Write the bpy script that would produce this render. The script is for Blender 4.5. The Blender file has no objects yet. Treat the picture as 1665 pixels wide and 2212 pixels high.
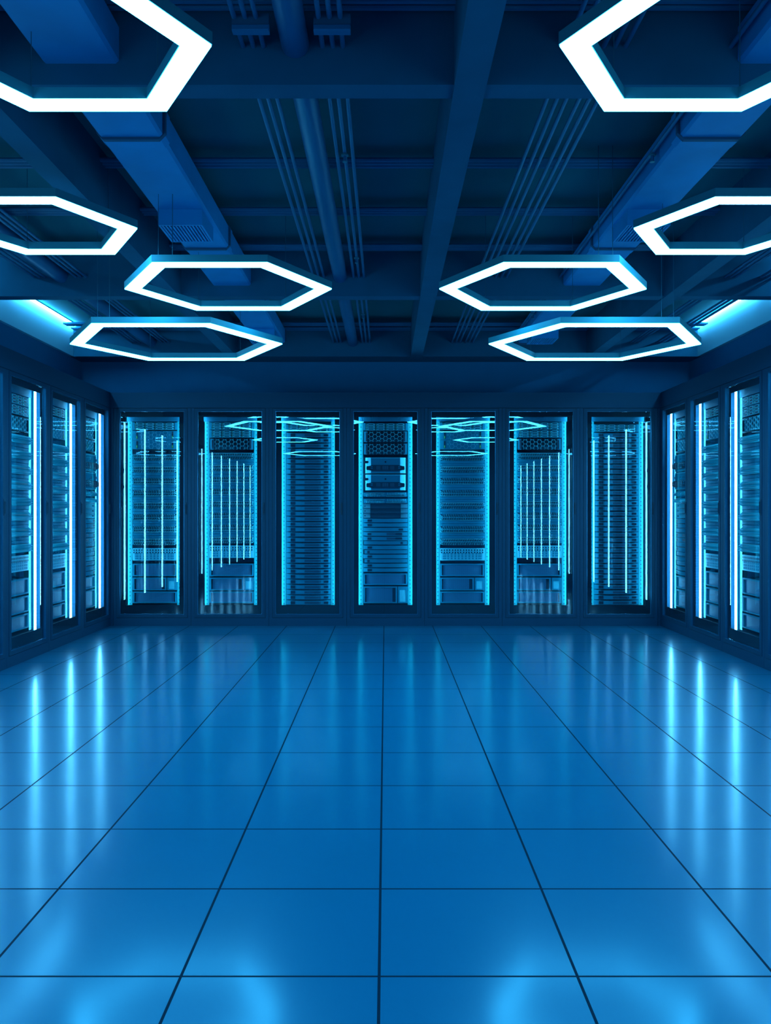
import bpy, bmesh, math
from mathutils import Matrix, Vector

SC = bpy.context.scene
COL = SC.collection

# ------------------------------------------------------------------ camera
CAM_Z = 1.1714
cam_data = bpy.data.cameras.new('camera')
cam_data.sensor_fit = 'HORIZONTAL'
cam_data.sensor_width = 36.0
cam_data.lens = 36.0 * 1843.0 / 1665.0
cam_data.clip_start = 0.05
cam_data.clip_end = 60
cam = bpy.data.objects.new('camera', cam_data)
cam.location = (0, 0, CAM_Z)
cam.rotation_euler = (math.pi / 2, 0, 0)
COL.objects.link(cam)
SC.camera = cam

# ------------------------------------------------------------------ world, exposure
world = bpy.data.worlds.new('world')
world.use_nodes = True
world.node_tree.nodes['Background'].inputs[0].default_value = (0, 0, 0, 1)
world.node_tree.nodes['Background'].inputs[1].default_value = 0
SC.world = world
SC.view_settings.view_transform = 'Standard'
SC.view_settings.look = 'None'
SC.view_settings.gamma = 1
SC.view_settings.exposure = 0.0
SC.view_settings.use_curve_mapping = False
try:
    cy = SC.cycles
    cy.max_bounces = 10
    cy.diffuse_bounces = 5
    cy.glossy_bounces = 5
    cy.transparent_max_bounces = 24
    cy.sample_clamp_indirect = 0
    cy.use_adaptive_sampling = False
    cy.caustics_reflective = False
    cy.use_denoising = True
    cy.use_light_tree = True
except Exception:
    pass

# lamp colours and strengths (linear): deep blue light that burns out to white
HEX_EMIT = (0.040, 0.51, 1.0, 31.0)
STRIP_EMIT = (0.115, 0.60, 1.0, 46.0)
COVE_EMIT = (0.07, 0.54, 1.0, 72.0)


# ------------------------------------------------------------------ materials
def new_mat(name):
    m = bpy.data.materials.new(name)
    m.use_nodes = True
    nt = m.node_tree
    return m, nt, nt.nodes['Principled BSDF']


def mat(name, col, rough=0.5, metal=0.0, spec=0.5, vary=0.0, vscale=6.0):
    m, nt, b = new_mat(name)
    b.inputs['Base Color'].default_value = (*col, 1)
    b.inputs['Roughness'].default_value = rough
    b.inputs['Metallic'].default_value = metal
    b.inputs['Specular IOR Level'].default_value = spec
    if vary > 0:
        tc = nt.nodes.new('ShaderNodeTexCoord')
        nz = nt.nodes.new('ShaderNodeTexNoise')
        nz.inputs['Scale'].default_value = vscale
        nz.inputs['Detail'].default_value = 6
        nt.links.new(tc.outputs['Object'], nz.inputs['Vector'])
        mx = nt.nodes.new('ShaderNodeMix')
        mx.data_type = 'RGBA'
        mx.inputs[6].default_value = (*[c * (1 - vary) for c in col], 1)
        mx.inputs[7].default_value = (*[min(1, c * (1 + vary)) for c in col], 1)
        nt.links.new(nz.outputs['Fac'], mx.inputs[0])
        nt.links.new(mx.outputs[2], b.inputs['Base Color'])
    return m


def emit(name, e):
    m, nt, b = new_mat(name)
    nt.nodes.remove(b)
    em = nt.nodes.new('ShaderNodeEmission')
    em.inputs[0].default_value = (e[0], e[1], e[2], 1)
    em.inputs[1].default_value = e[3]
    try:
        m.cycles.emission_sampling = 'FRONT' if e[3] > 1 else 'NONE'
    except Exception:
        pass
    nt.links.new(em.outputs[0], nt.nodes['Material Output'].inputs[0])
    return m


def mnode(nt, op, a, b=None, c=None):
    n = nt.nodes.new('ShaderNodeMath')
    n.operation = op
    for i, v in enumerate((a, b, c)):
        if v is None:
            continue
        if isinstance(v, (int, float)):
            n.inputs[i].default_value = v
        else:
            nt.links.new(v, n.inputs[i])
    return n.outputs[0]


def floor_mat():
    m, nt, b = new_mat('glossy_floor_tiles')
    tc = nt.nodes.new('ShaderNodeTexCoord')
    sp = nt.nodes.new('ShaderNodeSeparateXYZ')
    nt.links.new(tc.outputs['Object'], sp.inputs[0])
    # half metre tiles
    fx = mnode(nt, 'ABSOLUTE', mnode(nt, 'SUBTRACT', mnode(nt, 'MODULO', mnode(nt, 'ADD', sp.outputs[0], 10.266), 0.5), 0.25))
    fy = mnode(nt, 'ABSOLUTE', mnode(nt, 'SUBTRACT', mnode(nt, 'MODULO', mnode(nt, 'ADD', sp.outputs[1], 10.098), 0.5), 0.25))
    g = mnode(nt, 'MINIMUM', fx, fy)
    joint = mnode(nt, 'LESS_THAN', g, 0.0038)
    nz = nt.nodes.new('ShaderNodeTexNoise')
    nz.inputs['Scale'].default_value = 3.0
    nz.inputs['Detail'].default_value = 5
    nt.links.new(tc.outputs['Object'], nz.inputs['Vector'])
    mx = nt.nodes.new('ShaderNodeMix')
    mx.data_type = 'RGBA'
    mx.inputs[6].default_value = (0.0005, 0.120, 0.204, 1)
    mx.inputs[7].default_value = (0.001, 0.130, 0.226, 1)
    nt.links.new(nz.outputs['Fac'], mx.inputs[0])
    mj = nt.nodes.new('ShaderNodeMix')
    mj.data_type = 'RGBA'
    nt.links.new(joint, mj.inputs[0])
    nt.links.new(mx.outputs[2], mj.inputs[6])
    mj.inputs[7].default_value = (0.005, 0.015, 0.03, 1)
    nt.links.new(mj.outputs[2], b.inputs['Base Color'])
    # polished core with a softer wax film over part of it
    b2 = nt.nodes.new('ShaderNodeBsdfPrincipled')
    nt.links.new(mj.outputs[2], b2.inputs['Base Color'])
    for bb, r0 in ((b, 0.145), (b2, 0.29)):
        nt.links.new(mnode(nt, 'MULTIPLY_ADD', joint, 0.4, r0), bb.inputs['Roughness'])
        nt.links.new(mnode(nt, 'MULTIPLY_ADD', joint, -0.45, 0.5), bb.inputs['Specular IOR Level'])
    ms = nt.nodes.new('ShaderNodeMixShader')
    ms.inputs[0].default_value = 0.38
    nt.links.new(b.outputs[0], ms.inputs[1])
    nt.links.new(b2.outputs[0], ms.inputs[2])
    nt.links.new(ms.outputs[0], nt.nodes['Material Output'].inputs[0])
    return m


def glass_mat():
    m, nt, b = new_mat('door_glass')
    nt.nodes.remove(b)
    tr = nt.nodes.new('ShaderNodeBsdfTransparent')
    tr.inputs[0].default_value = (0.93, 0.96, 0.98, 1)
    gl = nt.nodes.new('ShaderNodeBsdfGlossy')
    gl.inputs['Roughness'].default_value = 0.0
    gl.inputs[0].default_value = (1, 1, 1, 1)
    fr = nt.nodes.new('ShaderNodeFresnel')
    fr.inputs[0].default_value = 1.9
    ge = nt.nodes.new('ShaderNodeNewGeometry')
    f = mnode(nt, 'MULTIPLY', fr.outputs[0], mnode(nt, 'SUBTRACT', 1.0, ge.outputs['Backfacing']))
    mx = nt.nodes.new('ShaderNodeMixShader')
    nt.links.new(f, mx.inputs[0])
    nt.links.new(tr.outputs[0], mx.inputs[1])
    nt.links.new(gl.outputs[0], mx.inputs[2])
    nt.links.new(mx.outputs[0], nt.nodes['Material Output'].inputs[0])
    return m


def rail_mat():
    """bright rail steel punched with a row of round mounting holes"""
    m, nt, b = new_mat('punched_rail_steel')
    tc = nt.nodes.new('ShaderNodeTexCoord')
    sp = nt.nodes.new('ShaderNodeSeparateXYZ')
    nt.links.new(tc.outputs['Object'], sp.inputs[0])
    dx = mnode(nt, 'SUBTRACT', mnode(nt, 'ABSOLUTE', sp.outputs[0]), 0.256)
    dz = mnode(nt, 'SUBTRACT', mnode(nt, 'MODULO', mnode(nt, 'ADD', sp.outputs[2], 0.006), 0.0408), 0.0204)
    d2 = mnode(nt, 'ADD', mnode(nt, 'MULTIPLY', dx, dx), mnode(nt, 'MULTIPLY', dz, dz))
    hole = mnode(nt, 'LESS_THAN', d2, 0.0058 ** 2)
    mx = nt.nodes.new('ShaderNodeMix')
    mx.data_type = 'RGBA'
    nt.links.new(hole, mx.inputs[0])
    mx.inputs[6].default_value = (0.006, 0.30, 0.30, 1)
    mx.inputs[7].default_value = (0.01, 0.03, 0.08, 1)
    nt.links.new(mx.outputs[2], b.inputs['Base Color'])
    b.inputs['Roughness'].default_value = 0.5
    return m


def mesh_mat():
    """dark sheet punched with a diagonal grid of small holes"""
    m, nt, b = new_mat('perforated_sheet')
    tc = nt.nodes.new('ShaderNodeTexCoord')
    sp = nt.nodes.new('ShaderNodeSeparateXYZ')
    nt.links.new(tc.outputs['Object'], sp.inputs[0])
    k = 2 * math.pi / 0.0125
    a = mnode(nt, 'SINE', mnode(nt, 'MULTIPLY', mnode(nt, 'ADD', sp.outputs[0], sp.outputs[2]), k))
    c = mnode(nt, 'SINE', mnode(nt, 'MULTIPLY', mnode(nt, 'SUBTRACT', sp.outputs[0], sp.outputs[2]), k))
    h = mnode(nt, 'GREATER_THAN', mnode(nt, 'MULTIPLY', a, c), 0.12)
    mx = nt.nodes.new('ShaderNodeMix')
    mx.data_type = 'RGBA'
    nt.links.new(h, mx.inputs[0])
    mx.inputs[6].default_value = (0.010, 0.15, 0.26, 1)
    mx.inputs[7].default_value = (0.03, 0.06, 0.12, 1)
    nt.links.new(mx.outputs[2], b.inputs['Base Color'])
    b.inputs['Roughness'].default_value = 0.6
    return m


M = {
    'floor': floor_mat(),
    'wall': mat('painted_wall', (0.015, 0.165, 0.30), 0.8, spec=0.2, vary=0.08),
    'ceiling': mat('ceiling_slab', (0.02, 0.165, 0.19), 0.85, spec=0.2, vary=0.12, vscale=2.5),
    'concrete': mat('concrete_beam', (0.015, 0.118, 0.19), 0.8, spec=0.2, vary=0.15, vscale=5),
    'edge_lit_tone': mat('edge_beam_cove_lit_tone', (0.34, 0.52, 0.60), 0.75, spec=0.2),  # paler than the other beams: part of the cove wash is in the colour
    'duct': mat('duct_sheet_metal', (0.01, 0.27, 0.53), 0.6, spec=0.3, vary=0.2, vscale=4),
    'seam': mat('duct_seam', (0.06, 0.11, 0.18), 0.7, spec=0.2),
    'pipe': mat('painted_pipe', (0.01, 0.12, 0.24), 0.42),
    'conduit': mat('conduit_steel', (0.01, 0.14, 0.26), 0.45),
    'grille_dark': mat('grille_opening', (0.01, 0.02, 0.04), 0.8),
    'body': mat('cabinet_powder_coat', (0.003, 0.046, 0.092), 0.5, spec=0.35),
    'door': mat('door_powder_coat', (0.003, 0.043, 0.085), 0.45, spec=0.35),
    'gasket': mat('door_trim_metal', (0.03, 0.20, 0.34), 0.22, metal=0.6, spec=0.6),
    'handle': mat('door_latch', (0.02, 0.035, 0.06), 0.5),
    'bezel': mat('black_bezel', (0.010, 0.018, 0.03), 0.7, spec=0.15),
    'inner': mat('cabinet_lining', (0.002, 0.075, 0.15), 0.6, spec=0.3),
    'header': mat('header_plate_paint', (0.006, 0.17, 0.26), 0.6, spec=0.2),
    'flank_lit_tone': mat('shelf_flank_lit_tone', (0.25, 0.75, 0.82), 0.55),  # shelf flanks whitened, tube light blocked by the shelf plates put into colour
    'glass': glass_mat(),
    'rail': rail_mat(),
    'server': mat('server_steel', (0.002, 0.20, 0.28), 0.65, spec=0.06),
    'server_dark': mat('server_dark_plastic', (0.004, 0.020, 0.04), 0.5, spec=0.2),
    'panel_mid': mat('server_smoked_panel', (0.008, 0.05, 0.09), 0.45, spec=0.4),
    'bright': mat('light_server_metal', (0.09, 0.52, 0.58), 0.5, spec=0.25),
    'mesh': mesh_mat(),
    'cable': mat('cable_jacket', (0.03, 0.50, 0.56), 0.45),
    'cable_dark': mat('cable_jacket_dark', (0.008, 0.025, 0.045), 0.5),
    'lamp_metal': mat('lamp_aluminium', (0.05, 0.22, 0.26), 0.45, spec=0.5),
    'wire': mat('suspension_wire', (0.02, 0.12, 0.17), 0.4),
    'hex_light': emit('lamp_diffuser', HEX_EMIT),
    'strip': emit('cabinet_light_tube', STRIP_EMIT),
    'cove': emit('cove_tube', COVE_EMIT),
    'green': emit('green_indicator', (0.05, 1.0, 0.30, 0.55)),
}


# ------------------------------------------------------------------ mesh helper
class MB:
    def __init__(self):
        self.v, self.f, self.mi, self.slots = [], [], [], []

    def slot(self, m):
        if m not in self.slots:
            self.slots.append(m)
        return self.slots.index(m)

    def add(self, vs, fs, m):
        o = len(self.v)
        k = self.slot(m)
        self.v += [tuple(p) for p in vs]
        self.f += [tuple(i + o for i in f) for f in fs]
        self.mi += [k] * len(fs)
        return self

    def box(self, x0, x1, y0, y1, z0, z1, m):
        vs = [(x0, y0, z0), (x1, y0, z0), (x1, y1, z0), (x0, y1, z0), (x0, y0, z1), (x1, y0, z1), (x1, y1, z1), (x0, y1, z1)]
        return self.add(vs, [(3, 2, 1, 0), (4, 5, 6, 7), (0, 1, 5, 4), (1, 2, 6, 5), (2, 3, 7, 6), (3, 0, 4, 7)], m)

    def cbox(self, x0, x1, y0, y1, z0, z1, c, m):
        """box whose front (low y) edges are chamfered by c"""
        vs = [(x0 + c, y0, z0 + c), (x1 - c, y0, z0 + c), (x1 - c, y0, z1 - c), (x0 + c, y0, z1 - c),
              (x0, y0 + c, z0), (x1, y0 + c, z0), (x1, y0 + c, z1), (x0, y0 + c, z1),
              (x0, y1, z0), (x1, y1, z0), (x1, y1, z1), (x0, y1, z1)]
        fs = [(0, 1, 2, 3), (8, 11, 10, 9)]
        for a in (0, 4):
            for i in range(4):
                j = (i + 1) % 4
                fs.append((a + j, a + i, a + 4 + i, a + 4 + j))
        return self.add(vs, fs, m)

    def prism(self, poly, axis, a0, a1, m):
        """extrude a 2-D polygon along an axis; poly holds the two other coordinates in axis order"""
        n = len(poly)
        def P(p, t):
            return {'x': (t, p[0], p[1]), 'y': (p[0], t, p[1]), 'z': (p[0], p[1], t)}[axis]
        vs = [P(p, a0) for p in poly] + [P(p, a1) for p in poly]
        fs = [tuple(range(n))[::-1], tuple(range(n, 2 * n))]
        for i in range(n):
            j = (i + 1) % n
            fs.append((i, j, n + j, n + i))
        if axis == 'y':
            fs = [f[::-1] for f in fs]
        return self.add(vs, fs, m)

    def ring(self, outer, inner, y0, y1, m):
        """rectangular picture-frame in the x-z plane; outer/inner = (x0,x1,z0,z1)"""
        def c(r, y):
            x0, x1, z0, z1 = r
            return [(x0, y, z0), (x1, y, z0), (x1, y, z1), (x0, y, z1)]
        vs = c(outer, y0) + c(inner, y0) + c(outer, y1) + c(inner, y1)
        fs = []
        for i in range(4):
            j = (i + 1) % 4
            fs += [(i, j, 4 + j, 4 + i), (8 + j, 8 + i, 12 + i, 12 + j), (j, i, 8 + i, 8 + j), (4 + i, 4 + j, 12 + j, 12 + i)]
        return self.add(vs, fs, m)

    def bowed(self, x0, x1, zb, zt, bow, yb, m, n=12):
        '''faceplate bowed forward in plan; zb, zt give its lower and upper edge at u = -1..1'''
        xm, xh = (x0 + x1) / 2, (x1 - x0) / 2
        vs = []
        for i in range(n + 1):
            u = -1 + 2 * i / n
            x = xm + xh * u
            y = bow * (1 - u * u)
            vs += [(x, -y, zb(u)), (x, -y, zt(u)), (x, yb, zt(u)), (x, yb, zb(u))]
        fs = []
        for i in range(n):
            a, b = i * 4, i * 4 + 4
            fs += [(a, b, b + 1, a + 1), (a + 1, b + 1, b + 2, a + 2), (a + 2, b + 2, b + 3, a + 3), (a + 3, b + 3, b, a)]
        fs += [(0, 1, 2, 3), (n * 4 + 3, n * 4 + 2, n * 4 + 1, n * 4)]
        return self.add(vs, fs, m)

    def tube(self, pts, r, m, n=8, caps=True):
        pts = [Vector(p) for p in pts]
        rings = []
        for i, p in enumerate(pts):
            d = (pts[min(i + 1, len(pts) - 1)] - pts[max(i - 1, 0)]).normalized()
            up = Vector((0, 0, 1)) if abs(d.z) < 0.9 else Vector((1, 0, 0))
            a = d.cross(up).normalized()
            b = a.cross(d)
            rings.append([p + (a * math.cos(2 * math.pi * k / n) + b * math.sin(2 * math.pi * k / n)) * r for k in range(n)])
        vs = [q for rg in rings for q in rg]
        fs = []
        for i in range(len(pts) - 1):
            for k in range(n):
                l = (k + 1) % n
                fs.append((i * n + k, i * n + l, (i + 1) * n + l, (i + 1) * n + k))
        if caps:
            fs += [tuple(range(n))[::-1], tuple(range((len(pts) - 1) * n, len(pts) * n))]
        return self.add(vs, fs, m)

    def mesh(self, name, mirror=False, smooth=False):
        me = bpy.data.meshes.new(name)
        if mirror:
            me.from_pydata([(-x, y, z) for x, y, z in self.v], [], [f[::-1] for f in self.f])
        else:
            me.from_pydata(self.v, [], self.f)
        for k in self.slots:
            me.materials.append(M[k])
        me.polygons.foreach_set('material_index', self.mi)
        if smooth:
            me.polygons.foreach_set('use_smooth', [True] * len(self.f))
            try:
                me.set_sharp_from_angle(angle=math.radians(40))
            except Exception:
                pass
        bm = bmesh.new()
        bm.from_mesh(me)
        bmesh.ops.recalc_face_normals(bm, faces=bm.faces)
        bm.to_mesh(me)
        bm.free()
        me.update()
        return me


def link(name, data, parent=None, loc=None, label=None):
    o = bpy.data.objects.new(name, data)
    COL.objects.link(o)
    if parent is not None:
        o.parent = parent
    if loc is not None:
        o.location = loc
    if label:
        o['label'] = label
    return o


def tag(o, label, cat, group=None, kind=None):
    o['label'] = label
    o['category'] = cat
    if group:
        o['group'] = group
    if kind:
        o['kind'] = kind
    return o


def struct(name, mb, label=None):
    o = link(name, mb.mesh(name))
    o['kind'] = 'structure'
    if label:
        o['label'] = label
    return o


# ------------------------------------------------------------------ room dimensions
HB = 1.62
ZB = CAM_Z + HB            # underside of the beams
ZC = 3.13                  # ceiling
XW = 3.285                 # side walls
XF = 2.83                  # front plane of the side cabinets
YF = 8.776                 # front plane of the back cabinets
YW = 9.215                 # back wall
Y0 = -1.05                 # wall behind the viewer
CAB_H = 2.24
FASCIA = 2.40

struct('floor', MB().box(-XW - .1, XW + .1, Y0 - .1, YW + .1, -0.1, 0.0, 'floor'))
struct('ceiling', MB().box(-XW - .1, XW + .1, Y0 - .1, YW + .1, ZC, ZC + .1, 'ceiling'))
struct('wall_back', MB().box(-XW - .1, XW + .1, YW, YW + .1, 0, ZC, 'wall'))
struct('wall_front', MB().box(-XW - .1, XW + .1, Y0 - .1, Y0, 0, ZC, 'wall'))
struct('wall_left', MB().box(-XW - .1, -XW, Y0, YW, 0, ZC, 'wall'))
struct('wall_right', MB().box(XW, XW + .1, Y0, YW, 0, ZC, 'wall'))
# fascias over the cabinet rows and fillers in the two corners
struct('trim_1', MB().box(-XF, XF, YF, YW, CAB_H + .003, FASCIA, 'body'))
struct('trim_2', MB().box(-XW, -XF, Y0, YW, CAB_H + .003, FASCIA, 'body'))
struct('trim_3', MB().box(XF, XW, Y0, YW, CAB_H + .003, FASCIA, 'body'))
struct('trim_4', MB().box(-XW, -2.803, YF + .004, YW, 0, CAB_H, 'body'))
struct('trim_5', MB().box(2.803, XW, YF + .004, YW, 0, CAB_H, 'body'))

# concrete beams: cross beams, long beams, edge beams
for y0, y1 in ((-0.05, 0.06), (3.235, 3.343), (6.407, 6.519), (8.886, YW)):
    struct('ceiling_beam', MB().box(-XW, XW, y0, y1, ZB, ZC, 'concrete'))
for x0, x1 in ((-1.647, -1.533), (0.26, 0.381), (2.09, 2.203)):
    struct('ceiling_beam', MB().box(x0, x1, Y0, 8.886, ZB - .012, ZC, 'concrete'))
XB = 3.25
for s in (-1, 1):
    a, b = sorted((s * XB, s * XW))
    struct('ceiling_beam', MB().box(a, b, Y0, 8.886, ZB, ZC, 'edge_lit_tone'))


# ------------------------------------------------------------------ server cabinets


cab_mesh = {}


def cab_meshes():
    b = MB()
    W = 0.399
    b.box(-W, -.365, 0, .43, 0, CAB_H, 'body').box(.365, W, 0, .43, 0, CAB_H, 'body')
    b.box(-.365, .365, 0, .43, 0, .0825, 'body').box(-.365, .365, 0, .43, CAB_H - .0035, CAB_H, 'body')
    cab_mesh['cabinet_body'] = b.mesh('cabinet_body')
    # lining: side linings, floor, roof and back panel of the lit interior
    l = MB()
    l.box(-.3645, -.362, .0255, .41, .0875, 2.232, 'inner').box(.362, .3645, .0255, .41, .0875, 2.232, 'inner')
    l.box(-.362, .362, .0255, .41, .0875, .19, 'bezel').box(-.362, .362, .0255, .41, 2.2, 2.232, 'inner')
    l.box(-.362, .362, .405, .41, .19, 2.2, 'inner')
    l.box(-.29, .29, .1005, .104, 2.113, 2.2, 'header')
    cab_mesh['cabinet_lining'] = l.mesh('cabinet_lining')
    # black bezel behind the glass
    z = MB()
    z.ring((-.3600, .3600, .0900, 2.2300), (-.276, .276, .2125, 2.151), .0185, .025, 'bezel')
    cab_mesh['bezel'] = z.mesh('bezel')
    d = MB()
    d.ring((-.3625, .3625, .0855, 2.2345), (-.331, .331, .1185, 2.207), -.003, .018, 'door')
    cab_mesh['door'] = d.mesh('door')
    t = MB()
    t.ring((-.3305, .3305, .119, 2.2065), (-.3265, .3265, .123, 2.2025), -.004, .017, 'gasket')
    cab_mesh['door_trim'] = t.mesh('door_trim')
    g = MB()
    g.box(-.3262, .3262, .0125, .0165, .1233, 2.2022, 'glass')
    cab_mesh['glass_pane'] = g.mesh('glass_pane')
    h = MB()
    h.cbox(.339, .356, -.008, -.003, 1.145, 1.268, .003, 'handle').cbox(.344, .351, -.016, -.008, 1.16, 1.25, .002, 'handle')
    cab_mesh['handle'] = h.mesh('handle')
    for s, k in ((-1, 'l'), (1, 'r')):
        r = MB()
        a, c = sorted((s * .2335, s * .2785))
        r.box(a, c, .100, .103, .2, 2.112, 'rail')
        a, c = sorted((s * .2765, s * .2785))
        r.box(a, c, .103, .16, .2, 2.112, 'rail')
        a, c = sorted((s * .2315, s * .277))
        r.box(a, c, .0985, .100, .2375, .347, 'rail').box(a, c, .0985, .100, .2, .234, 'rail')
        cab_mesh['rail' + k] = r.mesh('mounting_rail')
        p = MB()
        p.tube([(s * .300, .074, .192), (s * .300, .074, 2.172)], .0088, 'strip', 6)
        cab_mesh['strip' + k] = p.mesh('light_strip', smooth=True)
        q = MB()
        q.box(*sorted((s * .2945, s * .3055)), .0845, .092, .19, 2.175, 'lamp_metal')
        cab_mesh['mount' + k] = q.mesh('strip_mount')


cab_meshes()


def cabinet(Mx, label, group):
    root = link('server_cabinet', None)
    root.empty_display_size = .1
    root.matrix_world = Mx
    tag(root, label, 'server cabinet', group)
    link('cabinet_body', cab_mesh['cabinet_body'], root)
    link('cabinet_lining', cab_mesh['cabinet_lining'], root)
    link('bezel', cab_mesh['bezel'], root)
    d = link('door', cab_mesh['door'], root)
    link('glass_pane', cab_mesh['glass_pane'], d)
    link('door_trim', cab_mesh['door_trim'], d, label='thin bright metal edging')
    link('handle', cab_mesh['handle'], d)
    for k in 'lr':
        link('mounting_rail', cab_mesh['rail' + k], root)
        p = link('light_strip', cab_mesh['strip' + k], root, label='glowing vertical light tube')
        link('strip_mount', cab_mesh['mount' + k], p)
    return root


def Mback(i):
    return Matrix.Translation((-2.4 + .8 * i, YF, 0))


def Mside(s, j):           # j = 0 is nearest the back corner
    y = YF - .4 - .8 * j
    return Matrix.Translation((s * XF, y, 0)) @ Matrix.Rotation(-s * math.pi / 2, 4, 'Z')


ORD = ['', 'first', 'second', 'third', 'fourth', 'fifth', 'sixth', 'seventh', 'eighth', 'ninth', 'tenth', 'eleventh', 'twelfth',
       'thirteenth', 'fourteenth', 'fifteenth', 'sixteenth', 'seventeenth', 'eighteenth', 'nineteenth', 'twentieth',
       'twenty-first', 'twenty-second', 'twenty-third', 'twenty-fourth', 'twenty-fifth', 'twenty-sixth', 'twenty-seventh',
       'twenty-eighth', 'twenty-ninth', 'thirtieth', 'thirty-first', 'thirty-second', 'thirty-third', 'thirty-fourth']

BACK = [('leftmost back cabinet', 2), ('second back cabinet from left', 4), ('third back cabinet from left', 3),
        ('middle back cabinet', 1), ('third back cabinet from right', 2), ('second back cabinet from right', 4),
        ('rightmost back cabinet', 3)]
SIDE = ['corner cabinet of {} wall', 'second cabinet along {} wall', 'third cabinet along {} wall']
BACK_LABEL = [
    'dark blue glass-fronted server cabinet at the left end of the back row',
    'glass-fronted cabinet, second from left in back row, six light tubes mirrored in its glass',
    'glass-fronted cabinet, third from left in back row, a tall stack of slim servers inside',
    'glass-fronted cabinet in the middle of the back row, two pale power units inside',
    'glass-fronted cabinet just right of the middle one in the back row, holding cable rows',
    'glass-fronted cabinet, second from right in back row, six light tubes mirrored in its glass',
    'dark blue glass-fronted server cabinet at the right end of the back row',
]
for i in range(7):
    cabinet(Mback(i), BACK_LABEL[i], 'server cabinets along the back wall')
for s, w in ((-1, 'left'), (1, 'right')):
    for j in range(12):
        if j < 3:
            lab = f'server cabinet with glowing tube along the {w} wall, {("nearest", "second from", "third from")[j]} the corner'
        else:
            lab = f'dark server cabinet along the {w} wall, {ORD[j + 1]} from the back corner'
        cabinet(Mside(s, j), lab, f'server cabinets along the {w} wall')


# ------------------------------------------------------------------ rack equipment (x across, y = 0 at the rails, z up from its own base)
def hexes(mb, x0, x1, z0, z1, R, w, y0, y1, m, xc=0.0, zc=None, cols=None):
    """honeycomb of bars clipped to a rectangle"""
    zc = (z0 + z1) / 2 if zc is None else zc
    seen = set()
    H = math.sqrt(3) * R
    n = int((x1 - x0) / (1.5 * R)) + 3
    k = int((z1 - z0) / H) + 3
    for i in range(-n, n + 1):
        for j in range(-k, k + 1):
            cx, cz = xc + i * 1.5 * R, zc + j * H + (H / 2 if i % 2 else 0)
            p = [(cx + R * math.cos(math.pi / 3 * q), cz + R * math.sin(math.pi / 3 * q)) for q in range(6)]
            for q in range(6):
                a, b = p[q], p[(q + 1) % 6]
                key = (round((a[0] + b[0]) * 2000), round((a[1] + b[1]) * 2000))
                if key in seen:
                    continue
                seen.add(key)
                # clip
                t0, t1 = 0.0, 1.0
                dx, dz = b[0] - a[0], b[1] - a[1]
                ok = True
                for d, lo, hi, s in ((dx, x0, x1, a[0]), (dz, z0, z1, a[1])):
                    if abs(d) < 1e-9:
                        ok = ok and lo <= s <= hi
                        continue
                    u, v = sorted(((lo - s) / d, (hi - s) / d))
                    t0, t1 = max(t0, u), min(t1, v)
                if not ok or t1 - t0 < .05:
                    continue
                A = (a[0] + dx * t0, a[1] + dz * t0)
                B = (a[0] + dx * t1, a[1] + dz * t1)
                L = math.hypot(B[0] - A[0], B[1] - A[1])
                nx, nz = -(B[1] - A[1]) / L * w / 2, (B[0] - A[0]) / L * w / 2
                quad = [(A[0] - nx, A[1] - nz), (B[0] - nx, B[1] - nz), (B[0] + nx, B[1] + nz), (A[0] + nx, A[1] + nz)]
                mb.prism(quad, 'y', y0, y1, m)


class Kit:
    """one kind of rack unit: named parts, each a mesh, with optional sub-parts"""
    def __init__(self, name, cat):
        self.name, self.cat, self.parts, self.cache = name, cat, [], {}

    def part(self, pname, mb, label=None, subs=(), smooth=False):
        self.parts.append((pname, mb, label, list(subs), smooth))
        return self

    def place(self, Mx, z, label, group, mirror=False):
        root = link(self.name, None)
        root.empty_display_size = .05
        root.matrix_world = Mx @ Matrix.Translation((0, .1, z))
        tag(root, label, self.cat, group)
        for i, (pn, mb, lb, subs, sm) in enumerate(self.parts):
            k = (i, mirror)
            if k not in self.cache:
                self.cache[k] = (mb.mesh(pn, mirror, sm), [(sn, smb.mesh(sn, mirror)) for sn, smb in subs])
            me, sl = self.cache[k]
            o = link(pn, me, root, label=lb)
            for sn, sme in sl:
                link(sn, sme, o)
        return root


EW = 0.2305      # half width of a rack unit


def chassis(h, y0=.004, y1=.27, m='server', g=.0025):
    return MB().box(-EW + .006, EW - .006, y0, y1, g, h - g, m)


BOW = .020


def bow_y(x, e=0.0):
    return -BOW * (1 - (x / EW) ** 2) - e


def k_slim():
    k = Kit('rack_server', 'server')
    h = .05437
    k.part('chassis', chassis(h, .012, .28, 'server_dark', .004))
    f = MB()
    # taller at its ends than in the middle, bowed forward
    f.bowed(-EW, EW, lambda u: .0035 - .0025 * u * u, lambda u: h - .0135 + .0105 * abs(u) ** 3, BOW, .012, 'server')
    k.part('faceplate', f)
    k.part('vent_block', MB().cbox(-.186, -.137, bow_y(-.137, .002), .001, .008, .039, .001, 'server_dark'))
    k.part('port_block', MB().cbox(.159, .206, bow_y(.159, .002), .001, .012, .034, .001, 'server_dark'))
    p = MB().cbox(-.040, .112, bow_y(0, .001), .001, .011, .034, .0005, 'panel_mid').cbox(.116, .127, bow_y(.11, .001), .001, .011, .034, .0005, 'panel_mid')
    k.part('drive_panel', p)
    return k


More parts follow.
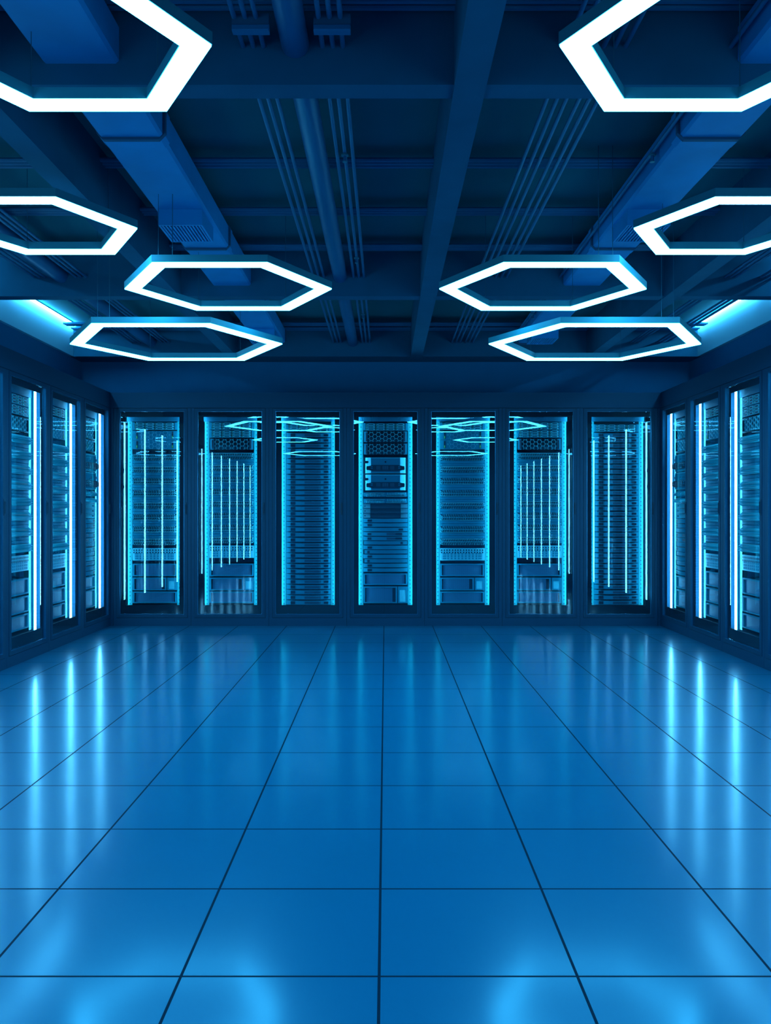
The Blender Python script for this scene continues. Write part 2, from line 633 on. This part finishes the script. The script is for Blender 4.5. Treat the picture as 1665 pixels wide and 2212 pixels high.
def k_flat(kind):
    k = Kit('rack_server', 'server')
    h = .0467
    k.part('chassis', chassis(h, .012, .28, 'server_dark', .003))
    f = MB()
    if kind in 'AB':
        f.bowed(-EW, EW, lambda u: .003, lambda u: h - .0075 + .004 * u * u, BOW, .012, 'server')
    elif kind == 'C':
        f.bowed(-EW, EW, lambda u: .003, lambda u: h - .0075 + .004 * u * u, BOW, .012, 'server')
    elif kind == 'D':
        f.cbox(-.226, EW - .004, .002, .012, .004, h - .004, .002, 'server')
        f.ring((-EW, EW, .001, h - .001), (-.226, .2265, .003, h - .004), .004, .012, 'server_dark')
    elif kind == 'E':
        f.cbox(-.219, EW, .001, .012, .003, h - .004, .002, 'server')
    k.part('faceplate', f)
    if kind in 'ACE':
        x = -.187 if kind != 'E' else -.19
        w = .047 if kind == 'A' else (.04 if kind == 'C' else .025)
        y = bow_y(x + w, .002) if kind != 'E' else -.0005
        k.part('vent_block', MB().cbox(x, x + w, y, .003, .010, h - .014, .0008, 'server_dark'))
    if kind == 'B':
        k.part('port_block', MB().cbox(.137, .183, bow_y(.137, .002), .001, .010, h - .014, .0008, 'server_dark'))
    if kind == 'C':
        k.part('drive_panel', MB().cbox(.012, .102, bow_y(.01, .001), .001, .010, h - .013, .0008, 'panel_mid').cbox(.102, .174, bow_y(.1, .001), .001, .010, h - .013, .0008, 'server_dark'))
    if kind == 'D':
        k.part('port_block', MB().cbox(.156, .18, -.0005, .004, .010, h - .014, .0008, 'server_dark'))
    return k


def k_drive():
    k = Kit('drive_enclosure', 'server')
    h = .080
    b = chassis(h, .006, .28, 'server_dark')
    b.cbox(-EW, -.208, -.002, .02, .001, h - .001, .002, 'server').cbox(.206, EW, -.002, .02, .001, h - .001, .002, 'server')
    b.box(-.208, .206, 0, .006, .001, .0045, 'server').box(-.208, .206, 0, .006, h - .004, h - .001, 'server')
    k.part('chassis', b)
    for r in range(3):
        for c in range(4):
            x = -.204 + .103 * c
            z = .0055 + .0238 * r
            t = MB()
            t.prism([(x, z), (x + .094, z), (x + .094, z + .0165), (x + .076, z + .0205), (x + .03, z + .0205), (x + .018, z + .0165), (x, z + .0165)], 'y', -.007, .006, 'bright')
            t.box(x + .002, x + .014, -.0085, -.007, z + .003, z + .014, 'panel_mid')
            t.box(x + .004, x + .0075, -.0092, -.0085, z + .006, z + .012, 'green')
            for q in range(5):
                xx = x + .029 + q * .0098
                t.box(xx, xx + .0072, -.0085, -.007, z + .0045, z + .0155, 'server_dark')
            k.part('drive_tray', t)
    return k


def k_hex():
    k = Kit('honeycomb_server', 'server')
    h = .119
    b = chassis(h, .045, .28, 'server_dark')
    b.box(-EW + .006, -.186, 0, .045, .003, h - .003, 'server').box(.186, EW - .006, 0, .045, .003, h - .003, 'server')
    b.box(-EW, EW, -.001, .05, 0, .004, 'server_dark').box(-EW, EW, -.001, .05, h - .004, h - .001, 'server_dark')
    k.part('chassis', b)
    g = MB()
    hexes(g, -.185, .185, .006, h - .004, .0246, .0042, -.006, .004, 'bright', xc=0.0, zc=h * .70)
    k.part('honeycomb_grille', g)
    fn = MB()
    for i in range(22):
        x = -.176 + i * .0166
        fn.box(x, x + .005, .016, .045, .005, .048, 'server')
    k.part('cooling_fins', fn)
    for s in (-1, 1):
        a, c = sorted((s * .193, s * .205))
        k.part('handle', MB().cbox(a, c, -.014, 0, .012, h - .016, .003, 'server_dark'))
    return k


def k_flathex():
    k = Kit('storage_unit', 'server')
    h = .0968
    b = chassis(h, .004, .28, 'server')
    b.cbox(-EW, EW, -.001, .006, .001, h - .002, .0015, 'server')
    k.part('chassis', b)
    g = MB()
    hexes(g, -.135, .135, .006, h - .006, .0246, .0022, -.003, 0, 'bright', xc=.0, zc=h * .55)
    for x in (-.153, .153):
        pts = [(x + .008 * math.cos(a * math.pi / 5), -.002, h * .55 + .006 * math.sin(a * math.pi / 5)) for a in range(11)]
        g.tube(pts, .001, 'bright', 4)
    k.part('honeycomb_relief', g)
    for x in (-.192, .178):
        s = MB().cbox(x, x + .016, -.004, 0, .012, h - .01, .001, 'server_dark')
        k.part('release_latch', s, subs=[('indicator_light', MB().box(x + .004, x + .0095, -.0055, -.004, .016, .042, 'green'))])
    return k


def k_ups():
    k = Kit('power_unit', 'power unit')
    h = .170
    b = MB()
    b.box(-.212, .212, .004, .27, .003, h - .005, 'server_dark')
    b.box(-EW, -.212, .0, .01, .004, h - .004, 'server_dark').box(.212, EW, .0, .01, .004, h - .004, 'server_dark')
    k.part('chassis', b)
    f = MB()
    poly = [(-.211, .004), (-.200, -.008), (-.152, -.036), (.152, -.036), (.200, -.008), (.211, .004)]
    f.prism(poly, 'z', .004, h - .004, 'bright')
    k.part('front_cover', f)
    c = MB()
    c.box(-.150, .150, -.038, -.034, .008, h - .012, 'server')
    k.part('center_panel', c)
    t = MB()
    x0, x1 = -.198, .198
    z0, z1 = .024, .088
    t.prism([(x0 + .004, z0 + .012), (x0 + .028, z0 + .010), (-.13, z0), (.13, z0), (x1 - .028, z0 + .010), (x1 - .004, z0 + .012), (x1, z0 + .02), (x1, z1 - .018), (x1 - .006, z1 - .012),
             (x1 - .028, z1 - .010), (.13, z1), (-.13, z1), (x0 + .028, z1 - .010), (x0 + .006, z1 - .012), (x0, z1 - .018), (x0, z0 + .02)], 'y', -.052, -.036, 'server_dark')
    sub = MB()
    for q, (a, e) in enumerate(((-.094, -.050), (-.032, .032), (.050, .094))):
        for i in range(3):
            xx = a + (e - a) * i / 3
            sub.box(xx, xx + (e - a) / 3 - .004, -.0535, -.052, .044, .078, 'panel_mid')
        sub.box(a, e, -.0535, -.052, .036, .039, 'panel_mid')
    bt = MB()
    for s in (-1, 1):
        for i in (0, 1):
            for j in (0, 1):
                xx = s * (.137 + .011 * i)
                bt.cbox(xx - .004, xx + .004, -.055, -.052, .048 + j * .017, .058 + j * .017, .001, 'server')
    k.part('control_panel', t, subs=[('display', sub), ('button', bt)])
    lk = MB().tube([(0, -.0395, .120), (0, -.036, .120)], .010, 'server_dark', 16)
    k.part('lock', lk)
    sl = MB().prism([(-.212, .107), (-.186, .107), (-.179, .112), (-.177, .1195), (-.179, .127), (-.186, .132), (-.212, .132)], 'y', -.024, .003, 'server_dark')
    k.part('side_slot', sl)
    v = MB()
    for i in range(5):
        xx = -.15 + i * .075
        v.box(xx - .005, xx + .005, -.05, .004, h - .004, h - .001, 'server')
    k.part('vent_rib', v)
    return k


def plug_row(mb, x0, x1, n, z, up, y0, r=.0028, tilt=.004, lead='cable'):
    """n short leads leaving a row of sockets, bowing out and away"""
    for i in range(n):
        x = x0 + (x1 - x0) * (i + .5) / n
        s = 1 if up else -1
        mb.box(x - .0042, x + .0042, -.012, .002, z - .006, z + .006, 'cable_dark')
        pts = [(x, -.010, z), (x + tilt * .4, y0 * .75, z + s * .001), (x + tilt * .9, y0, z + s * .009), (x + tilt * 1.5, y0 * .85, z + s * .020), (x + tilt * 2.1, y0 * .45, z + s * .028)]
        mb.tube(pts, r, lead, 5)


def k_cables(flip, y0):
    k = Kit('cable_panel', 'patch panel')
    h = .0675
    b = MB()
    b.box(-.226, .226, .003, .03, .002, h - .002, 'server_dark')
    b.box(-EW, -.222, .0, .012, .002, h - .002, 'server').box(.222, EW, .0, .012, .002, h - .002, 'server')
    k.part('back_plate', b)
    r = MB()
    top = h - .006 if not flip else .006
    r.box(-.226, .226, -.020, .003, top - .003, top + .003, 'bright')
    k.part('cable_bar', r)
    r2 = MB().box(-.218, .222, -.028, .003, h * .5 - .0022, h * .5 + .0022, 'bright')
    k.part('cable_bar', r2)
    c = MB()
    s = -1 if not flip else 1
    plug_row(c, -.214, .222, 24, h / 2 - s * .022, not (not flip), y0, tilt=-.003 if flip else .003)
    k.part('upper_cables' if not flip else 'lower_cables', c)
    d = MB()
    plug_row(d, -.218, .214, 24, h / 2 + s * .006, not (not flip), y0 * .9, r=.0026, tilt=.004, lead='cable')
    k.part('lower_cables' if not flip else 'upper_cables', d)
    e = MB()
    for q in (-1, 1):
        for zz in (.016, .034, .052):
            e.tube([(q * .222, -.004, zz), (q * .226, y0 * .6, zz - .002), (q * .222, y0, zz - .007), (q * .206, y0 * .8, zz - .010)], .0032, 'cable', 5)
    k.part('end_loops', e)
    return k


def k_blank():
    k = Kit('blanking_plate', 'blanking plate')
    h = .0575
    b = MB().cbox(-EW, EW, -.001, .006, .029, h - .001, .002, 'server').cbox(-EW, EW, 0, .006, .001, .026, .002, 'server')
    k.part('plate', b)
    k.part('screw', MB().tube([(-.222, -.003, .012), (-.222, 0, .012)], .004, 'bright', 8))
    k.part('screw', MB().tube([(.222, -.003, .012), (.222, 0, .012)], .004, 'bright', 8))
    return k


def k_patch():
    k = Kit('socket_panel', 'patch panel')
    h = .130
    p = MB().cbox(-EW, EW, -.002, .008, .001, h - .001, .0015, 'bright')
    k.part('faceplate', p)
    s = MB()
    for gq in range(4):
        for i in range(4):
            for j in range(2):
                x = -.222 + gq * .1145 + i * .0275
                z = h - .022 - j * .025
                s.prism([(x, z - .005), (x + .003, z - .008), (x + .009, z - .008), (x + .012, z - .005), (x + .012, z + .005), (x + .009, z + .008), (x + .003, z + .008), (x, z + .005)], 'y', -.0035, -.002, 'server_dark')
    k.part('socket_field', s)
    v = MB()
    for j in range(3):
        for i in range(11):
            x = -.193 + i * .0368
            w = .009
            if i in (0, 10):
                w = .019
            for q in range(2):
                z = .014 + j * .024 + q * .009
                v.box(x - w + .007, x + w + .007, -.0032, -.002, z, z + .0068, 'server')
    k.part('vent_slots', v)
    return k


def k_mesh(h, split):
    k = Kit('mesh_server', 'server')
    b = chassis(h, .02, .28, 'server_dark')
    x1 = .122 if split else EW - .002
    b.ring((-EW, x1, .002, h - .004), (-.2135, x1 - .017, .013, h - .017), 0, .02, 'server')
    k.part('chassis', b)
    ex = x1 - .03 if not split else x1 - .05
    g = MB().box(-.200, ex, .012, .014, .013, h - .017, 'mesh')
    k.part('mesh_screen', g, label='perforated sheet screen')
    if split:
        s = MB().ring((.130, EW, .002, h - .004), (.146, .2165, .016, h - .04), 0, .02, 'server')
        s.box(.146, .2165, .004, .02, .016, h - .04, 'bright')
        k.part('side_panel', s)
    return k


def k_shelf():
    k = Kit('recessed_shelf', 'shelf')
    h = .0508
    b = MB()
    t = .004
    b.box(-EW, EW, 0, .2, h - t, h, 'server_dark')
    b.prism([(-EW, 0), (-.160, .075), (-.160, .2), (-EW, .2)], 'z', .001, h - t, 'flank_lit_tone')
    b.prism([(EW, 0), (EW, .2), (.160, .2), (.160, .075)], 'z', .001, h - t, 'flank_lit_tone')
    k.part('shelf_body', b)
    k.part('rear_panel', MB().box(-.160, .160, .078, .086, .001, h - t, 'panel_mid'))
    k.part('thumb_screw', MB().tube([(-.213, .006, .022), (-.213, .022, .022)], .006, 'server_dark', 8))
    return k


def k_half(yh):
    k = Kit('cable_panel', 'patch panel')
    h = .046
    k.part('back_plate', MB().box(-EW, EW, .003, .02, .001, h - .001, 'server'))
    for s, nm in ((-1, 'left'), (1, 'right')):
        c = MB()
        a, e = (-.214, -.008) if s < 0 else (.004, .212)
        z = .031 if s < 0 else .012
        c.box(a, e, -.026, .003, z + (.006 if s < 0 else -.010), z + (.0095 if s < 0 else -.0065), 'bright')
        plug_row(c, a + .006, e - .006, 12, z, s > 0, yh, r=.003, tilt=.003)
        k.part('cable_row', c)
    return k


K = {'slim': k_slim(), 'drive': k_drive(), 'hex': k_hex(), 'flathex': k_flathex(), 'ups': k_ups(), 'blank': k_blank(), 'patch': k_patch(),
     'shelf': k_shelf(), 'half': k_half(-.042),
     'c2a': k_cables(False, -.043), 'c2b': k_cables(True, -.043), 'c4a': k_cables(False, -.035), 'c4b': k_cables(True, -.035),
     'mesh135': k_mesh(.135, False), 'mesh137s': k_mesh(.137, True), 'mesh125': k_mesh(.125, False), 'mesh180s': k_mesh(.179, True)}
for q in 'ABCDE':
    K['flat' + q] = k_flat(q)


def fill(Mx, typ, where, mirror=False):
    def put(key, z, lab, grp):
        K[key].place(Mx, z, lab, f'{grp} in the {where}', mirror)
    if typ == 3:
        put('drive', 2.004, f'drive enclosure of pale trays at the top of the {where}', 'drive enclosures')
        for i in range(33):
            lab = 'topmost slim server' if i == 0 else 'lowest slim server' if i == 32 else f'slim dark-fronted server, {ORD[i + 1]} from the top,'
            put('slim', 2.0004 - .05437 * (i + 1), f'{lab} in the {where}', 'slim servers')
    if typ == 1:
        put('drive', 2.017, f'drive enclosure of pale trays at the top of the {where}', 'drive enclosures')
        put('hex', 1.894, f'upper honeycomb-fronted server in the {where}', 'honeycomb servers')
        put('hex', 1.767, f'lower honeycomb-fronted server in the {where}', 'honeycomb servers')
        put('ups', 1.570, f'upper pale power unit, dark control strip, in the {where}', 'power units')
        put('ups', 1.393, f'lower pale power unit, dark control strip, in the {where}', 'power units')
        put('half', 1.330, f'upper short cable row below power units, {where}', 'cable panels')
        put('half', 1.264, f'lower short cable row below power units, {where}', 'cable panels')
        for i in range(3):
            put('shelf', 1.262 - .0508 * (i + 1), f'{("upper", "middle", "lower")[i]} dark recessed shelf in the {where}', 'recessed shelves')
        look = {'A': 'flat server with dark block', 'B': 'flat server with block at far end', 'C': 'flat server with long drive strip',
                'D': 'framed flat server', 'E': 'flat server set back at one end'}
        for i, q in enumerate('AABCCDAEAEAA'):
            lab = f'{look[q]}, {ORD[i + 1]} of its stack, {where}'
            put('flat' + q, 1.1074 - .0467 * (i + 1), lab, 'flat servers')
        put('mesh125', .411, f'wide mesh-fronted server below flat servers in the {where}', 'mesh servers')
        put('mesh180s', .221, f'tall mesh-fronted server with bright side panel, {where}', 'mesh servers')
    if typ in (2, 4):
        if typ == 2:
            put('drive', 2.024, f'drive enclosure of pale trays at the top of the {where}', 'drive enclosures')
            put('flathex', 1.920, f'upper storage unit with hexagon relief in the {where}', 'storage units')
            put('flathex', 1.8227, f'lower storage unit with hexagon relief in the {where}', 'storage units')
            z0, ps, c = 1.774, .6666, 'c2'
        else:
            put('drive', 2.026, f'upper drive enclosure of pale trays in the {where}', 'drive enclosures')
            put('drive', 1.944, f'lower drive enclosure of pale trays in the {where}', 'drive enclosures')
            put('hex', 1.817, f'honeycomb-fronted server below drive enclosures in the {where}', 'honeycomb servers')
            z0, ps, c = 1.788, .6935, 'c4'
        dz = .1252 if typ == 2 else .1246
        for i in range(8):
            z = z0 - dz * i - .0675
            v = 'a' if i in (0, 1, 4, 7) else 'b'
            put(c + v, z, f'{ORD[i + 1]} plugged cable row from the top in the {where}', 'cable panels')
            if i < 7:
                put('blank', z - .0573, f'plain plate below the {ORD[i + 1]} cable row in the {where}', 'blanking plates')
        put('patch', ps, f'bright slotted socket panel below cable rows in the {where}', 'patch panels')
        put('mesh135', .502, f'uppermost mesh-fronted server low in the {where}', 'mesh servers')
        put('mesh137s', .355, f'mesh-fronted server with bright side panel in the {where}', 'mesh servers')
        put('mesh125', .2225, f'lowest mesh-fronted server in the {where}', 'mesh servers')


for i, (w, t) in enumerate(BACK):
    fill(Mback(i), t, w)
for s, w in ((-1, 'left'), (1, 'right')):
    for j, t in enumerate((1, 2, 4)):
        fill(Mside(s, j), t, SIDE[j].format(w), mirror=(s < 0))


# ------------------------------------------------------------------ hexagonal pendant lights
def hexpts(s, z, cx=0, cy=0):
    return [(cx + s * math.cos(math.pi / 3 * k), cy + s * math.sin(math.pi / 3 * k), z) for k in range(6)]


def hexring(mb, so, si, z0, z1, m):
    vs = hexpts(so, z0) + hexpts(si, z0) + hexpts(so, z1) + hexpts(si, z1)
    fs = []
    for i in range(6):
        j = (i + 1) % 6
        fs += [(j, i, 6 + i, 6 + j), (12 + i, 12 + j, 18 + j, 18 + i), (i, j, 12 + j, 12 + i), (7 + i if i < 5 else 6, 6 + i, 18 + i, 18 + j)]
    return mb.add(vs, fs, m)


def top_at(x, y):
    '''height of the lowest fixed thing above a point: slab, beam, duct or vent'''
    for a, b in ((-1.299, -1.010), (1.335, 1.620)):
        if a - .02 < x < b + .02:
            for yv in (4.79, 7.9):
                if yv - .01 < y < yv + .315:
                    return CAM_Z + 1.611
            near = any(j - .02 < y < j + .1 for j in (.62, 2.25, 3.878, 5.497, 7.12))
            return CAM_Z + 1.70 - (.0125 if near else .0005)
    for a, b in ((-1.647, -1.533), (.26, .381), (2.09, 2.203)):
        if a < x < b:
            return ZB - .012
    for a, b in ((-.05, .06), (3.235, 3.343), (6.407, 6.519)):
        if a < y < b:
            return ZB
    for c in (3.16, 4.63, 5.375, 6.10, 7.35, 8.60, 8.815):
        if abs(y - c) < .058:
            return CAM_Z + 1.894 - .0128
    return ZC


def hexlight(x, y, H, s, label):
    Z = CAM_Z + H
    root = link('hexagon_pendant_light', None, loc=(x, y, Z))
    root.empty_display_size = .2
    tag(root, label, 'light', 'hexagonal ring lights hanging from the ceiling')
    w = .101
    link('diffuser', hexring(MB(), s - .003, s - w + .003, 0, .006, 'hex_light').mesh('diffuser'), root, label='glowing white underside of the ring')
    fr = MB()
    hexring(fr, s, s - w, .006, .045, 'lamp_metal')
    link('frame', fr.mesh('frame'), root, label='pale metal ring housing')
    sgn = -1 if x < 0 else 1
    r = s - w / 2
    spots = [(sgn * r / 2, -r * .866), (sgn * r / 2, r * .866), (-sgn * r / 2, r * .866)]
    for k, (a, b) in enumerate(spots):
        link('suspension_wire', MB().tube([(a, b, .045), (a, b, top_at(x + a, y + b) - Z)], .0016, 'wire', 6).mesh('suspension_wire'), root)
    a, b = sgn * (r / 2 - .075), -r * .866
    link('power_cord', MB().tube([(a, b, .045), (a, b, top_at(x + a, y + b) - Z)], .0020, 'wire', 6).mesh('power_cord'), root)
    return root


LIGHTS = [(1.030, 2.632, 1.436, .496, 'large glowing hexagon ring light overhead, {} one nearest the viewer'),
          (1.750, 4.313, 1.430, .498, 'glowing hexagon ring light cut by the {} edge of the photo'),
          (0.931, 5.049, 1.3175, .615, 'glowing hexagon ring light, inner {} one in front of the cross beam'),
          (1.457, 5.939, 1.1667, .741, 'lowest and widest glowing hexagon ring light on the {}'),
          (1.870, 1.670, 1.340, .615, 'hexagon ring light above the viewer near the {} wall'),
          (1.330, 0.420, 1.170, .741, 'wide hexagon ring light behind the viewer, {} of the middle')]
for x, y, H, s, lab in LIGHTS:
    for sg, w in ((-1, 'left'), (1, 'right')):
        hexlight(sg * x, y, H, s, lab.format(w))

# ------------------------------------------------------------------ cove lights at the tops of the side beams
for sg, w in ((-1, 'left'), (1, 'right')):
    for (y0, y1), lab in zip(((5.5, 6.407), (6.519, 8.87)),
                             ('before the cross beam', 'nearest the back wall')):
        root = link('cove_light', None, loc=(sg * XB, y0, ZC))
        tag(root, f'light tube washing the top of the {w} wall, {lab}', 'light', 'cove lights')
        a, b = sorted((-sg * .016, -sg * .036))
        link('housing', MB().box(a, b, .01, y1 - y0 - .01, -.012, 0, 'lamp_metal').mesh('housing'), root)
        link('light_tube', MB().box(a, b, .01, y1 - y0 - .01, -.030, -.012, 'cove').mesh('light_tube'), root, label='glowing tube')


# ------------------------------------------------------------------ air ducts
def chamf(x0, x1, z0, z1, c):
    return [(x0 + c, z0), (x1 - c, z0), (x1, z0 + c), (x1, z1 - c), (x1 - c, z1), (x0 + c, z1), (x0, z1 - c), (x0, z0 + c)]


def duct(x0, x1, side):
    z0, z1 = CAM_Z + 1.70, CAM_Z + 1.85
    root = link('air_duct', None, loc=((x0 + x1) / 2, 4.0, z0))
    tag(root, f'rectangular sheet metal air duct running under the {side} half of the ceiling', 'air duct', 'rectangular air ducts')
    ox, oy, oz = root.location
    def loc(mb, name, label=None):
        mb.v = [(x - ox, y - oy, z - oz) for x, y, z in mb.v]
        return link(name, mb.mesh(name), root, label=label)
    joints = [.62, 2.25, 3.878, 5.497, 7.12]
    ys = [Y0] + joints + [8.60]
    for a, b in zip(ys[:-1], ys[1:]):
        loc(MB().prism(chamf(x0, x1, z0, z1, .012), 'y', a, b, 'duct'), 'duct_section')
    for j in joints:
        loc(MB().prism(chamf(x0 - .012, x1 + .012, z0 - .012, z1 + .012, .03), 'y', j - .012, j + .012, 'seam'), 'flange', 'dark joint flange')
        loc(MB().prism(chamf(x0 - .007, x1 + .007, z0 - .006, z1 + .006, .02), 'y', j + .012, j + .09, 'duct'), 'collar')
    loc(MB().prism(chamf(x0 - .012, x1 + .012, z0 - .012, z1 + .012, .03), 'y', 8.575, 8.61, 'seam'), 'end_flange')
    for yv in (4.79, 7.9):
        a, b, zz = x0 + .022, x1 - .018, CAM_Z + 1.611
        v = MB()
        v.box(a, b, yv, yv + .012, zz, z0, 'duct').box(a, b, yv + .293, yv + .305, zz, z0, 'duct')
        v.box(a, a + .012, yv + .012, yv + .293, zz, z0, 'duct').box(b - .012, b, yv + .012, yv + .293, zz, z0, 'duct')
        v.box(a + .012, b - .012, yv + .012, yv + .293, zz + .03, zz + .034, 'grille_dark')
        o = loc(v, 'air_vent')
        g = MB()
        n = 12
        for i in range(n):
            xx = a + .012 + (b - a - .024) * (i + .5) / n
            g.box(xx - .0045, xx + .0045, yv + .012, yv + .293, zz + .001, zz + .018, 'duct')
        g.v = [(x - ox, y - oy, z - oz) for x, y, z in g.v]
        link('grille', g.mesh('grille'), o)


duct(-1.299, -1.010, 'left')
duct(1.335, 1.620, 'right')

# ------------------------------------------------------------------ pipes, conduits, sprinklers
ZCON = CAM_Z + 1.766
Y_END = 8.886


def run(name, x, z, r, label, cat, group, n=10, m='conduit'):
    o = link(name, MB().tube([(0, Y0, 0), (0, Y_END, 0)], r, m, n).mesh(name, smooth=True), loc=(x, 0, z))
    return tag(o, label, cat, group)


run('ceiling_pipe', -.342, CAM_Z + 1.773, .053, 'thick round pipe under the ceiling left of the main long beam', 'pipe', None, 24, 'pipe')
run('ceiling_pipe', -2.436, CAM_Z + 1.773, .053, 'thick round pipe under the ceiling near the left wall', 'pipe', None, 24, 'pipe')
trip = ('left', 'middle', 'right')
for xs, lab in (((-.540, -.501, -.462), 'conduit triple left of the thick middle pipe'),
                ((-.239, -.200, -.1615), 'conduit triple right of the thick middle pipe'),
                ((-2.64, -2.60, -2.56), 'conduit triple left of the pipe near the left wall'),
                ((-2.325, -2.286, -2.247), 'conduit triple right of the pipe near the left wall'),
                ((.690, .733, .773), 'conduit triple right of the main beam, left set of two'),
                ((.828, .870, .910), 'conduit triple right of the main beam, right set of two'),
                ((2.55, 2.59, 2.63), 'conduit triple near the right wall, left set of two'),
                ((2.82, 2.866, 2.92), 'conduit triple near the right wall, right set of two')):
    for x, t in zip(xs, trip):
        run('conduit', x, ZCON, .0095, f'{t} thin conduit of the {lab}', 'conduit', lab.replace('triple', 'runs'))
run('sprinkler_pipe', 1.31, ZCON, .0095, 'thin sprinkler pipe beside the inner face of the right-hand duct', 'pipe', None)

# cross conduits just under the slab
n_row = 0
CROSS = [(1.50, 'behind the viewer'), (3.16, 'before the first cross beam'), (4.63, 'after the first cross beam'), (5.375, 'between the cross beams'),
         (6.10, 'before the second cross beam'), (7.35, 'after the second cross beam'), (8.60, 'before the back beam, first set'), (8.815, 'against the back beam')]
for y, lab in CROSS[1:]:
    for q, t in ((-.042, 'front'), (0, 'middle'), (.042, 'rear')):
        o = link('conduit', MB().tube([(-XB + .02, 0, 0), (XB - .02, 0, 0)], .0125, 'conduit', 8).mesh('conduit', smooth=True), loc=(0, y + q, CAM_Z + 1.894))
        tag(o, f'{t} cross conduit of three under the ceiling slab, {lab}', 'conduit', f'cross conduits {lab}')

# clamps under the two conduit triples by the middle pipe
for x, lab in ((-.482, 'left'), (-.191, 'right')):
    root = link('conduit_clamp', None, loc=(x, 3.037, CAM_Z + 1.717))
    tag(root, f'box-shaped conduit clamp on the {lab} side of the thick middle pipe', 'clamp', 'conduit clamps')
    link('clamp_body', MB().cbox(-.066, .066, 0, .035, 0, .0215, .003, 'conduit').mesh('clamp_body'), root)
    link('clamp_strap', MB().box(-.066, .066, .005, .030, .0215, .060, 'seam').mesh('clamp_strap'), root)

for x, lab in ((-.200, 'on the conduits right of the middle pipe'), (1.31, 'beside the duct on the right')):
    for y, t in ((4.19, 'nearest'), (5.89, 'second'), (7.57, 'farthest')):
        root = link('sprinkler', None, loc=(x, y, ZCON))
        tag(root, f'small pendent sprinkler head {lab}, {t} of three', 'sprinkler', 'sprinkler heads')
        b = MB().tube([(0, 0, -.008), (0, 0, -.045)], .008, 'conduit', 10)
        link('body', b.mesh('body'), root)
        link('collar', MB().tube([(0, 0, -.011), (0, 0, -.018)], .018, 'lamp_metal', 14).mesh('collar'), root)
        link('deflector', MB().tube([(0, 0, -.045), (0, 0, -.048)], .012, 'lamp_metal', 14).mesh('deflector'), root)
